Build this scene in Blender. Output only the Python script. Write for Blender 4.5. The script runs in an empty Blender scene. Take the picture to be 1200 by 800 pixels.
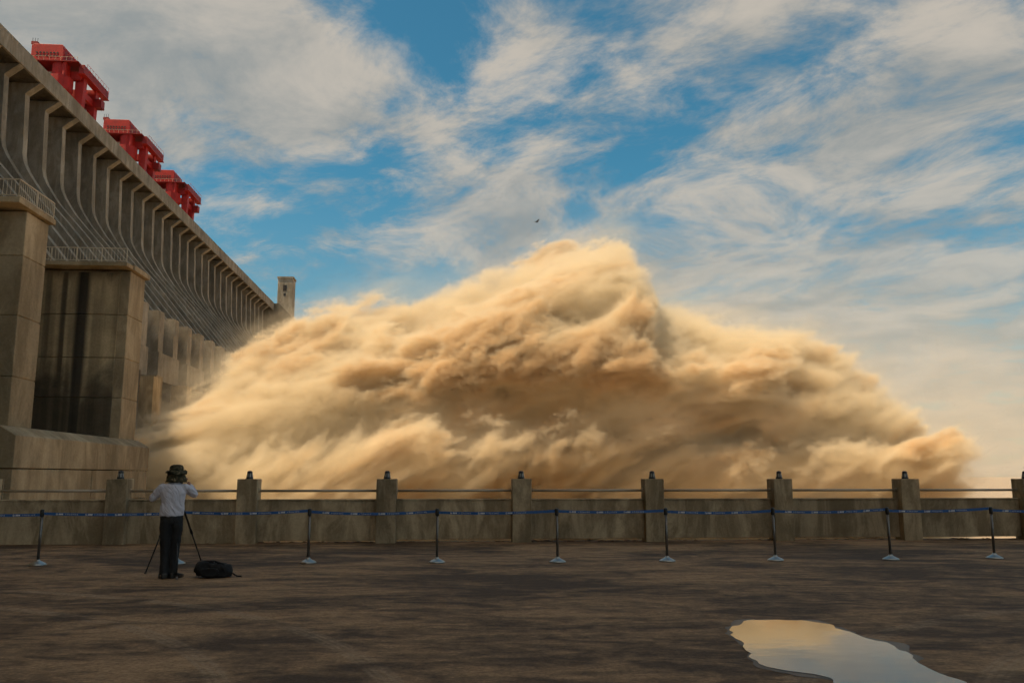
import bpy, bmesh, math, random
from mathutils import Vector, Matrix, noise
R = math.radians
random.seed(7)
SC = bpy.context.scene
COL = SC.collection

# ------------------------------------------------------------------ camera
F, CX, CY, HORIZON, EYE = 1000.0, 600.0, 400.0, 557.0, 1.6
PITCH = math.atan2(HORIZON - CY, F)
cam_d = bpy.data.cameras.new('camera'); cam = bpy.data.objects.new('camera', cam_d); COL.objects.link(cam)
cam_d.sensor_width = 36; cam_d.lens = 36 * F / 1200; cam_d.clip_end = 30000; cam_d.clip_start = 0.1
cam.location = (0, 0, EYE); cam.rotation_euler = (math.pi / 2 + PITCH, 0, 0)
SC.camera = cam

# ------------------------------------------------------------------ light
SUN_EL, SUN_AZ = R(60), R(250)       # azimuth clockwise from +Y: behind the viewer and to the left
sdir = Vector((math.sin(SUN_AZ) * math.cos(SUN_EL), math.cos(SUN_AZ) * math.cos(SUN_EL), math.sin(SUN_EL)))
sl = bpy.data.lights.new('sun', 'SUN'); so = bpy.data.objects.new('sun', sl); COL.objects.link(so)
sl.energy = 4.6; sl.angle = R(2.0); sl.color = (1.0, 0.77, 0.49)
so.rotation_euler = sdir.to_track_quat('Z', 'Y').to_euler()
SC.view_settings.view_transform = 'Standard'; SC.view_settings.look = 'None'
SC.view_settings.exposure = 0.42; SC.view_settings.gamma = 1.0
SC.view_settings.use_curve_mapping = False

W = bpy.data.worlds.new('World'); SC.world = W; W.use_nodes = True
nt = W.node_tree; nt.nodes.clear()
class NT:
    """tiny helper to wire nodes"""
    def __init__(s, t): s.t = t
    def n(s, kind, ins=None, **kw):
        nd = s.t.nodes.new(kind)
        for k, v in kw.items(): setattr(nd, k, v)
        for k, v in (ins or {}).items():
            if isinstance(v, bpy.types.NodeSocket): s.t.links.new(v, nd.inputs[k])
            else: nd.inputs[k].default_value = v
        return nd
    def m(s, op, a, b=0.0, c=0.0, clamp=False, pre='Shader'):
        nd = s.n('ShaderNodeMath', {0: a, 1: b, 2: c}, operation=op, use_clamp=clamp); return nd.outputs[0]
    def v(s, op, a, b=(0, 0, 0)):
        nd = s.n('ShaderNodeVectorMath', {0: a, 1: b}, operation=op)
        return nd.outputs['Value'] if op in ('LENGTH', 'DOT_PRODUCT', 'DISTANCE') else nd.outputs[0]
    def vs(s, a, k):
        nd = s.n('ShaderNodeVectorMath', {0: a, 'Scale': k}, operation='SCALE'); return nd.outputs[0]
    def ss(s, x, lo, hi, a=0.0, b=1.0):
        nd = s.n('ShaderNodeMapRange', {0: x, 1: lo, 2: hi, 3: a, 4: b}, interpolation_type='SMOOTHSTEP'); return nd.outputs[0]
    def lin(s, x, lo, hi, a=0.0, b=1.0):
        nd = s.n('ShaderNodeMapRange', {0: x, 1: lo, 2: hi, 3: a, 4: b}); return nd.outputs[0]
    def noise(s, vec, scale, detail=4, rough=0.55, dist=0.0, **kw):
        nd = s.n('ShaderNodeTexNoise', {'Vector': vec, 'Scale': scale, 'Detail': detail, 'Roughness': rough, 'Distortion': dist}, **kw); return nd.outputs[0]
    def mix(s, f, a, b, kind='RGBA', blend='MIX'):
        nd = s.n('ShaderNodeMix', data_type=kind, blend_type=blend)
        ia = [i for i in nd.inputs if i.enabled]
        for sock, val in zip(ia, (f, a, b)):
            if isinstance(val, bpy.types.NodeSocket): s.t.links.new(val, sock)
            else: sock.default_value = (*val, 1) if isinstance(val, tuple) and len(val) == 3 else val
        return [o for o in nd.outputs if o.enabled][0]
    def sep(s, vec): return s.n('ShaderNodeSeparateXYZ', {0: vec}).outputs
    def com(s, x, y, z): return s.n('ShaderNodeCombineXYZ', {0: x, 1: y, 2: z}).outputs[0]

w = NT(nt)
sky = w.n('ShaderNodeTexSky', sky_type='NISHITA', sun_disc=False, sun_elevation=SUN_EL, sun_rotation=SUN_AZ,
          altitude=100, air_density=1.0, dust_density=0.6, ozone_density=2.2)
gen = w.n('ShaderNodeTexCoord').outputs['Generated']
dx, dy, dz = w.sep(gen)
zc = w.m('ADD', w.m('MAXIMUM', dz, 0.0), 0.16)
pl = w.com(w.m('DIVIDE', dx, zc), w.m('DIVIDE', dy, zc), 0.0)            # a flat cloud deck seen in perspective
rot = w.n('ShaderNodeVectorRotate', {'Vector': pl, 'Angle': R(-38)}, rotation_type='Z_AXIS').outputs[0]
stre = w.v('MULTIPLY', rot, (1.15, 0.85, 1.0))
warp = w.n('ShaderNodeTexNoise', {'Vector': stre, 'Scale': 1.3, 'Detail': 2}).outputs['Color']
wp = w.v('ADD', stre, w.vs(w.v('SUBTRACT', warp, (0.5, 0.5, 0.5)), 0.60))
big = w.noise(w.v('ADD', wp, (3.4, 7.7, 0)), 1.05, 4, 0.52)
fine = w.noise(w.v('ADD', wp, (11.3, 2.9, 0)), 4.2, 6, 0.66)
rip = w.noise(w.v('MULTIPLY', w.v('ADD', wp, (5.0, 1.0, 0)), (1.0, 2.2, 1.0)), 7.0, 3, 0.55)
cov = w.m('ADD', w.m('MULTIPLY', big, 0.74), w.m('ADD', w.m('MULTIPLY', fine, 0.78), w.m('MULTIPLY', rip, 0.14)))
def lobe(c, rad, amt):            # cloud lobes: where the deck thickens or breaks up
    c = Vector(c).normalized(); dd = w.v('DISTANCE', gen, tuple(c)); return w.ss(dd, 0.0, rad, amt, 0.0)
for c, rad, amt in (((-0.30, 0.90, 0.27), 0.26, -0.07), ((-0.09, 0.83, 0.50), 0.14, -0.18), ((-0.42, 0.74, 0.50), 0.42, 0.30), ((0.42, 0.85, 0.28), 0.60, 0.12), ((-0.02, 0.92, 0.36), 0.22, 0.10), ((0.0, -0.55, 0.83), 1.15, 0.30)):  # last lobe: unseen cloud added overhead and behind to warm the shade
    cov = w.m('ADD', cov, lobe(c, rad, amt))
mask = w.ss(cov, 0.745, 1.02)
haze = w.ss(dz, 0.0, 0.36, 0.55, 0.0)                                       # thick bright air low down
cum = w.m('MULTIPLY', w.ss(dz, 0.17, 0.235, 1.0, 0.0), w.ss(w.m('ADD', fine, w.ss(dz, 0.10, 0.22, 0.10, -0.10)), 0.46, 0.56))
mask = w.m('MAXIMUM', mask, cum)
shade = w.ss(w.m('ADD', w.m('MULTIPLY', w.noise(w.v('ADD', wp, (1.7, 4.2, 2.0)), 3.0, 4, 0.55), 0.55), w.m('MULTIPLY', fine, 0.45)), 0.36, 0.64)
ccol = w.mix(shade, (3.1, 3.2, 3.05), (6.0, 5.3, 4.4))
skyc = w.mix(1.0, sky.outputs[0], (0.42, 1.02, 0.97), blend='MULTIPLY')
skyc = w.mix(haze, skyc, (3.5, 3.5, 3.25))
skym = w.mix(w.m('MULTIPLY', mask, w.ss(dz, 0.05, 0.42, 0.66, 0.88)), skyc, ccol)
bg = w.n('ShaderNodeBackground', {'Color': skym, 'Strength': 0.075})
w.n('ShaderNodeOutputWorld', {'Surface': bg.outputs[0]})

cy = SC.cycles
cy.use_denoising = True; cy.use_adaptive_sampling = True; cy.adaptive_threshold = 0.028; cy.adaptive_min_samples = 12
try: cy.denoiser = 'OPENIMAGEDENOISE'
except Exception: pass
cy.max_bounces = 12; cy.volume_bounces = 5; cy.diffuse_bounces = 3; cy.glossy_bounces = 3
cy.transparent_max_bounces = 8; cy.caustics_reflective = False; cy.caustics_refractive = False
cy.volume_step_rate = 1.6; cy.volume_max_steps = 512

# ------------------------------------------------------------------ helpers
def ground_at(x, y, z=0.0):
    """point of the level z seen at this place of the photograph, used to measure the site"""
    a, b = (x - CX) / F, (CY - y) / F
    d = Vector((a, math.cos(PITCH) - b * math.sin(PITCH), math.sin(PITCH) + b * math.cos(PITCH)))
    t = (z - EYE) / d.z
    return Vector((0, 0, EYE)) + d * t

def mat(name, build):
    m = bpy.data.materials.new(name); m.use_nodes = True
    t = m.node_tree; t.nodes.clear(); h = NT(t)
    out = t.nodes.new('ShaderNodeOutputMaterial')
    build(h, out, t); return m

def principled(h, out, t, col, rough=0.7, bump=None, bstr=0.3, bdist=0.02, metal=0.0, spec=0.5):
    ins = {'Roughness': rough, 'Metallic': metal, 'Specular IOR Level': spec}
    ins['Base Color'] = (*col, 1) if isinstance(col, tuple) and len(col) == 3 else col
    p = h.n('ShaderNodeBsdfPrincipled', ins)
    if bump is not None:
        b = h.n('ShaderNodeBump', {'Height': bump, 'Strength': bstr, 'Distance': bdist})
        t.links.new(b.outputs[0], p.inputs['Normal'])
    t.links.new(p.outputs[0], out.inputs['Surface']); return p

def plain(name, col, rough=0.6, metal=0.0, var=0.12, scale=4.0):
    def b(h, out, t):
        g = h.n('ShaderNodeNewGeometry').outputs['Position']
        n = h.noise(g, scale, 5, 0.6)
        k = h.lin(n, 0.3, 0.7, 1 - var, 1 + var)
        c = h.vs(h.com(*col), k)
        principled(h, out, t, c, rough, metal=metal, bump=n, bstr=0.08)
    return mat(name, b)

def concrete(name, base, stain=0.5, scale=1.0, warm=(1.0, 0.9, 0.74), joints=None):
    """weathered concrete: blotches, downward runs of dirt, fine grain"""
    def b(h, out, t):
        g = h.n('ShaderNodeNewGeometry').outputs['Position']
        oi = h.n('ShaderNodeObjectInfo').outputs['Random']
        blot = h.noise(g, 0.22 * scale, 6, 0.6, 0.4)
        grain = h.noise(g, 9.0 * scale, 6, 0.65)
        runs = h.noise(h.v('MULTIPLY', g, (0.8 * scale, 0.8 * scale, 0.26 * scale)), 1.0, 7, 0.68, 0.6)
        runs2 = h.noise(h.v('MULTIPLY', g, (0.9 * scale, 0.9 * scale, 0.05 * scale)), 1.0, 4, 0.55, 0.15)
        k = h.lin(blot, 0.3, 0.7, 0.72, 1.18)
        k = h.m('MULTIPLY', k, h.lin(grain, 0.25, 0.75, 0.85, 1.14))
        k = h.m('MULTIPLY', k, h.ss(runs, 0.40, 0.62, 1 - stain, 1.05))
        k = h.m('MULTIPLY', k, h.ss(runs2, 0.34, 0.55, 1 - 0.45 * stain, 1.0))
        k = h.m('MULTIPLY', k, h.lin(oi, 0, 1, 0.88, 1.1))
        if joints:
            z = h.sep(g)[2]
            fr = h.m('FRACT', h.m('DIVIDE', h.m('ADD', z, h.m('MULTIPLY', blot, 0.04)), joints))
            d = h.m('ABSOLUTE', h.m('SUBTRACT', fr, 0.5))
            k = h.m('MULTIPLY', k, h.ss(d, 0.0, 0.012, 0.6, 1.0))
        tint = h.mix(h.ss(runs, 0.35, 0.65), (base * 0.86 * warm[0], base * 0.84 * warm[1] * 0.98, base * 0.80 * warm[2] * 0.95), (base * warm[0], base * warm[1], base * warm[2]))
        c = h.vs(tint, k)
        principled(h, out, t, c, 0.88, bump=h.m('ADD', grain, h.m('MULTIPLY', runs, 0.4)), bstr=0.35, bdist=0.03 / scale, spec=0.25)
    return mat(name, b)

M = {}
M['dam'] = concrete('shaded_dam_concrete', 0.135, 0.22, 0.5)  # albedo lowered so the recesses behind the fins look deep in shade
M['fin'] = concrete('fin_concrete', 0.34, 0.15, 0.5)
M['pier'] = concrete('pier_concrete', 0.45, 0.20, 0.7, warm=(1.0, 0.79, 0.51))
M['fence'] = concrete('fence_concrete', 0.48, 0.36, 2.4, warm=(1.0, 0.78, 0.50))
M['red'] = plain('red_paint', (0.40, 0.012, 0.008), 0.6, var=0.2, scale=0.5)
M['red_dark'] = plain('dark_red_paint', (0.26, 0.010, 0.009), 0.6, var=0.2, scale=0.5)  # darker copy of the crane red
M['dark'] = plain('dark_opening', (0.02, 0.018, 0.018), 0.7)
M['steel'] = plain('dull_steel', (0.17, 0.16, 0.15), 0.42, 0.8, scale=20)
M['chrome'] = plain('bright_steel', (0.40, 0.40, 0.38), 0.30, 1.0, var=0.05, scale=20)
M['pipe'] = plain('painted_pipe', (0.42, 0.34, 0.25), 0.42, 0.3, scale=3)
M['railpaint'] = plain('rail_paint', (0.62, 0.52, 0.38), 0.5, 0.1, scale=3)
M['black'] = plain('black_plastic', (0.012, 0.012, 0.013), 0.42)
M['lampglass'] = plain('lamp_glass', (0.30, 0.29, 0.27), 0.15)
M['belt'] = plain('blue_webbing', (0.020, 0.095, 0.30), 0.6, scale=30)
M['white'] = plain('white_print', (0.75, 0.77, 0.78), 0.6)

def obj(name, bm, m, parent=None, smooth=False, bevel=0.0, recalc=True):
    if recalc: bmesh.ops.recalc_face_normals(bm, faces=bm.faces)
    me = bpy.data.meshes.new(name); bm.to_mesh(me); bm.free()
    me.materials.append(M[m] if isinstance(m, str) else m)
    if smooth:
        for p in me.polygons: p.use_smooth = True
    o = bpy.data.objects.new(name, me); COL.objects.link(o)
    if parent: o.parent = parent
    if bevel:
        b = o.modifiers.new('bevel', 'BEVEL'); b.width = bevel; b.segments = 2; b.limit_method = 'ANGLE'
    return o

def share(o, name=None, parent=None, loc=None, rz=None):
    c = o.copy(); COL.objects.link(c)
    if parent is not None: c.parent = parent
    if loc is not None: c.location = loc
    if rz is not None: c.rotation_euler = (0, 0, rz)
    return c

def copy_tree(o, parent=None):
    c = o.copy(); COL.objects.link(c); c.parent = parent
    for ch in [x for x in COL.objects if x.parent == o]: copy_tree(ch, c)
    return c

def empty(name, loc=(0, 0, 0), rz=0.0, parent=None):
    o = bpy.data.objects.new(name, None); COL.objects.link(o); o.location = loc; o.rotation_euler = (0, 0, rz)
    o.empty_display_size = 0.3
    if parent: o.parent = parent
    return o

def tag(o, label=None, cat=None, group=None, kind=None):
    if label: o['label'] = label
    if cat: o['category'] = cat
    if group: o['group'] = group
    if kind: o['kind'] = kind
    return o

def box(bm, x0, x1, y0, y1, z0, z1):
    v = [bm.verts.new(p) for p in ((x0,y0,z0),(x1,y0,z0),(x1,y1,z0),(x0,y1,z0),(x0,y0,z1),(x1,y0,z1),(x1,y1,z1),(x0,y1,z1))]
    for f in ((0,3,2,1),(4,5,6,7),(0,1,5,4),(1,2,6,5),(2,3,7,6),(3,0,4,7)): bm.faces.new([v[i] for i in f])
    return bm

def bx(*a): return box(bmesh.new(), *a)

def prism_s(bm, poly, s0, s1):
    """outline in (x, z) pulled along y"""
    a = [bm.verts.new((x, s0, z)) for x, z in poly]; b = [bm.verts.new((x, s1, z)) for x, z in poly]
    bm.faces.new(a); bm.faces.new(b[::-1]); n = len(poly)
    for i in range(n): bm.faces.new((a[i], b[i], b[(i + 1) % n], a[(i + 1) % n]))
    return bm

def tube(bm, p0, p1, r0, r1=None, n=8):
    p0, p1 = Vector(p0), Vector(p1); r1 = r0 if r1 is None else r1
    d = (p1 - p0).normalized(); q = d.to_track_quat('Z', 'Y')
    A = [bm.verts.new(p0 + q @ Vector((math.cos(t) * r0, math.sin(t) * r0, 0))) for t in [2 * math.pi * i / n for i in range(n)]]
    B = [bm.verts.new(p1 + q @ Vector((math.cos(t) * r1, math.sin(t) * r1, 0))) for t in [2 * math.pi * i / n for i in range(n)]]
    for i in range(n): bm.faces.new((A[i], A[(i + 1) % n], B[(i + 1) % n], B[i]))
    bm.faces.new(A[::-1]); bm.faces.new(B); return bm

def lathe(bm, prof, n=20, c=(0, 0, 0)):
    rings = []
    for r, z in prof:
        rings.append([bm.verts.new((c[0] + r * math.cos(2 * math.pi * i / n), c[1] + r * math.sin(2 * math.pi * i / n), c[2] + z)) for i in range(n)])
    for a, b in zip(rings, rings[1:]):
        for i in range(n): bm.faces.new((a[i], a[(i + 1) % n], b[(i + 1) % n], b[i]))
    bm.faces.new(rings[0][::-1]); bm.faces.new(rings[-1]); return bm

RIVER = -14.0
# ------------------------------------------------------------------ river and terrace
def b_river(h, out, t):
    g = h.n('ShaderNodeNewGeometry').outputs['Position']
    n = h.noise(g, 0.12, 8, 0.6, 0.6)
    c = h.mix(h.ss(n, 0.35, 0.68), (0.28, 0.18, 0.095), (0.50, 0.37, 0.22))
    principled(h, out, t, c, 0.35, bump=n, bstr=0.8, bdist=0.8)
M['river'] = mat('muddy_river', b_river)
tag(obj('river', bx(-6000, 6000, 20.9, 9000, RIVER - 1, RIVER), 'river'), kind='structure')

def b_terrace(h, out, t):
    g = h.n('ShaderNodeNewGeometry').outputs['Position']
    # broad wet-dry sweeps lying across the view, like brushed water and silt
    sw = h.noise(h.v('MULTIPLY', g, (0.22, 0.42, 1)), 1.0, 7, 0.60, 0.9)
    sw2 = h.noise(h.v('MULTIPLY', h.v('ADD', g, (31, 9, 0)), (0.9, 2.0, 1)), 1.0, 7, 0.64, 0.8)
    sw3 = h.noise(h.v('MULTIPLY', h.v('ADD', g, (3, 57, 0)), (4.0, 7.0, 1)), 1.0, 5, 0.65, 0.5)
    gr = h.noise(g, 26.0, 6, 0.75)
    peb = h.noise(g, 7.0, 5, 0.7)
    # tyre arcs
    x, y, z = h.sep(g)
    def arc(cx, cy, r, wd):
        d = h.v('DISTANCE', g, (cx, cy, 0.0))
        e = h.m('ABSOLUTE', h.m('SUBTRACT', d, r))
        rib = h.m('ABSOLUTE', h.m('SINE', h.m('MULTIPLY', d, 46.0)))
        return h.m('MULTIPLY', h.ss(e, wd * 0.55, wd, 1.0, 0.0), h.lin(rib, 0, 1, 0.35, 1.0))
    tr = h.m('MAXIMUM', h.m('MAXIMUM', arc(-9.0, 4.0, 8.6, 0.13), arc(-9.0, 4.0, 7.35, 0.13)), h.m('MAXIMUM', arc(9.5, 3.2, 8.2, 0.15), arc(9.5, 3.2, 6.9, 0.15)))
    tr = h.m('MULTIPLY', tr, h.ss(sw2, 0.35, 0.6))
    k = h.m('ADD', h.m('MULTIPLY', sw, 0.42), h.m('ADD', h.m('MULTIPLY', sw2, 0.40), h.m('MULTIPLY', sw3, 0.18)))
    dry = h.ss(k, 0.42, 0.60)
    c = h.mix(dry, (0.085, 0.051, 0.030), (0.37, 0.225, 0.122))
    c = h.mix(h.m('MULTIPLY', tr, 0.6), c, (0.36, 0.25, 0.16))
    c = h.vs(c, h.lin(gr, 0.28, 0.72, 0.52, 1.50))
    c = h.vs(c, h.lin(peb, 0.3, 0.7, 0.74, 1.26))
    # pale scuffs
    sc = h.ss(h.noise(h.v('MULTIPLY', h.v('ADD', g, (7, 3, 0)), (1.0, 9.0, 1)), 1.3, 6, 0.7), 0.66, 0.74)
    c = h.mix(h.m('MULTIPLY', sc, 0.5), c, (0.46, 0.33, 0.21))
    rough = h.lin(dry, 0, 1, 0.80, 0.95)
    principled(h, out, t, c, rough, bump=h.m('ADD', h.m('MULTIPLY', gr, 0.5), h.m('ADD', peb, h.m('MULTIPLY', sw3, 0.6))), bstr=0.55, bdist=0.012, spec=0.2)
M['terrace'] = mat('terrace_paving', b_terrace)
PL, PR = ground_at(137, 637), ground_at(1065, 632)
fdir = (PR - PL).normalized(); fnor = Vector((-fdir.y, fdir.x, 0))       # fnor points away from the viewer
EDGE = 0.30
bm = bmesh.new()
A = PL - fdir * 160 + fnor * EDGE; B = PL + fdir * 160 + fnor * EDGE
N = 400
top = []
for i in range(N + 1):        # crumbled outer edge of the paving
    p = A.lerp(B, i / N); q = (noise.noise(p * 0.9) * 0.5 + noise.noise(p * 3.1) * 0.3) * 0.10
    top.append(p + fnor * q)
back = [Vector((A.x, -60, 0)), Vector((B.x, -60, 0))]
pts = [back[0], back[1]] + top[::-1]
tv = [bm.verts.new(p) for p in pts]; bv = [bm.verts.new((p.x, p.y, RIVER - 1.2)) for p in pts]
bm.faces.new(tv)
for i in range(len(pts)): bm.faces.new((tv[i], tv[(i + 1) % len(pts)], bv[(i + 1) % len(pts)], bv[i]))
tag(obj('terrace', bm, 'terrace'), kind='structure')
# ragged lip of silt and broken paving along the outer edge
bm = bmesh.new()
for i in range(260):
    u = random.uniform(2, 24); p = PL - fdir * 6 + fdir * u * 1.35 + fnor * random.uniform(0.02, 0.26); r = random.uniform(0.015, 0.05)
    mtx = Matrix.Translation(p) @ Matrix.Rotation(random.uniform(0, 6), 4, 'Z') @ Matrix.Diagonal((r * random.uniform(1, 3.5), r, r * 0.6, 1))
    bmesh.ops.create_icosphere(bm, subdivisions=1, radius=1, matrix=mtx)
tag(obj('rubble_grit', bm, 'terrace'), 'dark grit and crumbs of paving along the foot of the parapet', 'grit', kind='stuff')

def outline(pts, wob, seed, sub=8):
    P = [ground_at(*p) for p in pts]; out = []
    n = len(P)
    for i in range(n):
        p0, p1, p2, p3 = P[i - 1], P[i], P[(i + 1) % n], P[(i + 2) % n]
        for j in range(sub):
            t = j / sub
            q = 0.5 * ((2 * p1) + (p2 - p0) * t + (2 * p0 - 5 * p1 + 4 * p2 - p3) * t * t + (3 * p1 - p0 - 3 * p2 + p3) * t ** 3)
            s = Vector((q.x * 2.2, q.y * 2.2, seed))
            out.append(q + Vector((noise.noise(s) + 0.5 * noise.noise(s * 3), noise.noise(s + Vector((9, 3, 1))) + 0.5 * noise.noise(s * 3 + Vector((5, 5, 5))), 0)) * wob)
    return out
def sheet(name, pts, z, m):
    bm = bmesh.new(); vs = [bm.verts.new((p.x, p.y, z)) for p in pts]; f = bm.faces.new(vs)
    bmesh.ops.triangulate(bm, faces=[f]); bmesh.ops.recalc_face_normals(bm, faces=bm.faces)
    o = obj(name, bm, m, recalc=False)
    if o.data.polygons[0].normal.z < 0: o.data.flip_normals()
    return o
PUD = [(858,738),(866,730),(890,727),(930,727),(962,729),(988,738),(1022,749),(1050,757),(1066,770),(1090,784),(1122,796),(1160,808),(1215,830),(1190,850),(1060,838),(1000,815),(978,797),(940,790),(905,783),(884,772),(874,760),(862,750)]
def b_damp(h, out, t):
    g = h.n('ShaderNodeNewGeometry').outputs['Position']
    gr = h.noise(g, 40.0, 5, 0.7)
    principled(h, out, t, h.vs(h.com(0.050, 0.034, 0.023), h.lin(gr, 0.2, 0.8, 0.6, 1.4)), 0.40, bump=gr, bstr=0.25, bdist=0.006, spec=0.22)
M['damp'] = mat('damp_paving', b_damp)
big_out = []
cxp, cyp = sum(p[0] for p in PUD) / len(PUD), sum(p[1] for p in PUD) / len(PUD)
for x, y in PUD: big_out.append((x + (7 if x > cxp else -6) + 5 * math.sin(x * 0.11), y + (1.5 if y > cyp else -1.6) + 0.8 * math.sin(x * 0.07)))
tag(sheet('damp_patch', outline(big_out, 0.10, 4.0), 0.004, 'damp'), kind='structure')
def b_pud(h, out, t):
    g = h.n('ShaderNodeNewGeometry').outputs['Position']
    n = h.noise(h.v('MULTIPLY', g, (1, 2.5, 1)), 2.0, 3, 0.5)
    gl = h.n('ShaderNodeBsdfPrincipled', {'Base Color': (0.035, 0.034, 0.030, 1), 'Roughness': 0.03, 'IOR': 1.40, 'Specular IOR Level': 0.8})
    b = h.n('ShaderNodeBump', {'Height': n, 'Strength': 0.03, 'Distance': 0.02}); t.links.new(b.outputs[0], gl.inputs['Normal'])
    t.links.new(gl.outputs[0], out.inputs['Surface'])
M['puddle'] = mat('puddle_water', b_pud)
tag(sheet('puddle', outline(PUD, 0.10, 1.0), 0.008, 'puddle'), kind='structure')

# ------------------------------------------------------------------ dam (built in its own frame: x downstream, y along the crest, z up)
PHI = R(4.567)
CS = 10.35
dam = tag(empty('dam', (0, 0, 0), PHI), 'long grey concrete gravity dam with curved sluice piers under an overhanging crest road', 'dam')
S0, S1 = 176.0, 500.0
body = [(-142, RIVER - 1), (-142, 97.0), (-114, 97.0), (-114, 82), (-111.6, 76), (-107.4, 70.5), (-102, 65.5), (-95.5, 60.3), (-66, 24), (-66, RIVER - 1)]
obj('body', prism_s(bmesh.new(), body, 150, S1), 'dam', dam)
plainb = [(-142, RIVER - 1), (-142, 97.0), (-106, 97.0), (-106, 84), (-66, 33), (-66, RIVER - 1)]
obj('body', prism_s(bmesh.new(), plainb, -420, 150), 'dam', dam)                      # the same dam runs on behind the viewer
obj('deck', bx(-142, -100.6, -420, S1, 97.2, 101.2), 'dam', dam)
seg = obj('fascia_panel', bx(-100.6, -100.0, 0.03, CS - 0.03, 97.15, 101.55), 'fin', dam, bevel=0.06)
nseg = int((S1 - 150) / CS)
seg.location = (0, 150, 0)
for i in range(1, nseg + 1): share(seg, loc=(0, 150 + i * CS, 0))
parap = obj('parapet_wall', bx(-101.2, -100.75, -420, S1, 101.2, 102.3), 'fin', dam)
# sluice piers: thin concrete blades that knee back under the deck and sweep out along the chute
edge = [(-100.15, 97.1), (-103.5, 94.4), (-102.9, 79.0), (-102.5, 76.9), (-101.6, 75.0), (-100.3, 72.9), (-98.3, 70.0), (-95.6, 66.9), (-91.4, 62.3), (-87.8, 58.0), (-66.5, 31.8)]
inner = [(-66.5, 22.0), (-96.0, 58.8), (-102, 66.0), (-108, 70.8), (-112.4, 76), (-114.6, 82), (-114.6, 97.1)]
nf = int((S1 - 170) / CS) - 1
fin0 = None
for j in range(-3, nf):
    s = 197.5 + j * CS
    if s > S1 - 6: break
    if fin0 is None:
        fin0 = obj('sluice_pier', prism_s(bmesh.new(), edge + inner, -1.1, 1.1), 'fin', dam); fin0.location = (0, s, 0)
    else: share(fin0, loc=(0, s, 0))
# low ribs on the chute between the piers
rib_poly = [(-101, 68.3), (-97.2, 63.8), (-66.4, 26.2), (-66.4, 24.0), (-97, 60.5), (-101, 65.5)]
rib0 = None
for j in range(-3, nf):
    for off in (3.0, 5.2, 7.4):
        s = 197.5 + j * CS + off
        if s > S1 - 6: continue
        if rib0 is None:
            rib0 = obj('chute_rib', prism_s(bmesh.new(), rib_poly, -0.28, 0.28), 'dam', dam); rib0.location = (0, s, 0)
        else: share(rib0, loc=(0, s, 0))
# lower row of piers at the foot of the chute
rp = None; bk = None; pl_ = None
for j in range(-3, 14):
    s = 197.5 + j * CS
    if rp is None:
        rp = obj('foot_pier', prism_s(bmesh.new(), [(-67, RIVER - 1), (-67, 33.6), (-66, 36.6), (-61, 36.6), (-61, RIVER - 1)], -1.6, 1.6), 'fin', dam, bevel=0.05); rp.location = (0, s, 0)
    else: share(rp, loc=(0, s, 0))
    if j % 2 == 0:
        if bk is None:
            bk = obj('cross_wall', bx(-64.5, -60.6, -CS - 1.9, 1.9, 21.6, 27.6), 'fin', dam, bevel=0.05); bk.location = (0, s, 0)
            pl_ = obj('buttress', bx(-64, -57.6, -1.2, 2.6, RIVER - 1, 21.55), 'pier', dam, bevel=0.05); pl_.location = (0, s, 0)
        else: share(bk, loc=(0, s, 0)); share(pl_, loc=(0, s, 0))
# closing wall and lift tower at the far end of the spillway
obj('end_wall', prism_s(bmesh.new(), [(-142, RIVER), (-142, 101.2), (-97, 101.2), (-84, 88), (-84, 60), (-66, 40), (-60, RIVER)], S1 + 0.02, S1 + 14), 'dam', dam)
tw = tag(empty('lift_tower', (0, 0, 0), PHI), 'pale square concrete tower at the far end of the dam crest', 'tower')
tb = obj('shaft', bx(-99.6, -90.8, 507, 516, 80, 118), 'fin', tw, bevel=0.1)
obj('cap', bx(-100.0, -90.4, 506.6, 516.4, 117.9, 118.9), 'fin', tw)
obj('window', bx(-96.4, -94.4, 506.85, 506.99, 110.2, 113.8), 'dark', tw)
obj('window', bx(-96.0, -94.8, 506.85, 506.99, 107.2, 108.8), 'dark', tw)

# ------------------------------------------------------------------ guide wall blocks by the terrace
def lifts(parent, x0, x1, y0, y1, levels, m, gap=0.05):
    for z0, z1 in zip(levels, levels[1:]):
        obj('concrete_lift', bx(x0, x1, y0, y1, z0 + gap * 0.5, z1 - gap * 0.5), m, parent, bevel=0.05)
    obj('core', bx(x0 + 0.06, x1 - 0.06, y0 + 0.06, y1 - 0.06, levels[0], levels[-1] - 0.1), m, parent)

def railing(parent, pts, z, h=1.1, step=0.24, m='railpaint', post=1.9):
    """square-bar railing that follows pts at level z: each run is top rail, bottom rails, posts and bars"""
    for (xa, ya), (xb, yb) in zip(pts, pts[1:]):
        a, b = Vector((xa, ya, z)), Vector((xb, yb, z)); L = (b - a).length
        run = None
        bm = bmesh.new()
        tube(bm, a + Vector((0, 0, h)), b + Vector((0, 0, h)), 0.045, n=6)
        run = obj('top_rail', bm, m, parent)
        bm = bmesh.new(); tube(bm, a + Vector((0, 0, 0.14)), b + Vector((0, 0, 0.14)), 0.035, n=6); obj('bottom_rail', bm, m, parent)
        k = max(1, round(L / post))
        for i in range(k + 1):
            p = a.lerp(b, i / k); bm = bmesh.new(); tube(bm, p, p + Vector((0, 0, h + 0.02)), 0.05, n=6); obj('rail_post', bm, m, parent)
        n = int(L / step); bar0 = None
        for i in range(1, n):
            p = a.lerp(b, i / n)
            if bar0 is None:
                bm = bmesh.new(); tube(bm, (0, 0, 0.14), (0, 0, h), 0.018, n=5); bar0 = obj('baluster', bm, m, parent); bar0.location = p
            else: share(bar0, loc=p)

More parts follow.
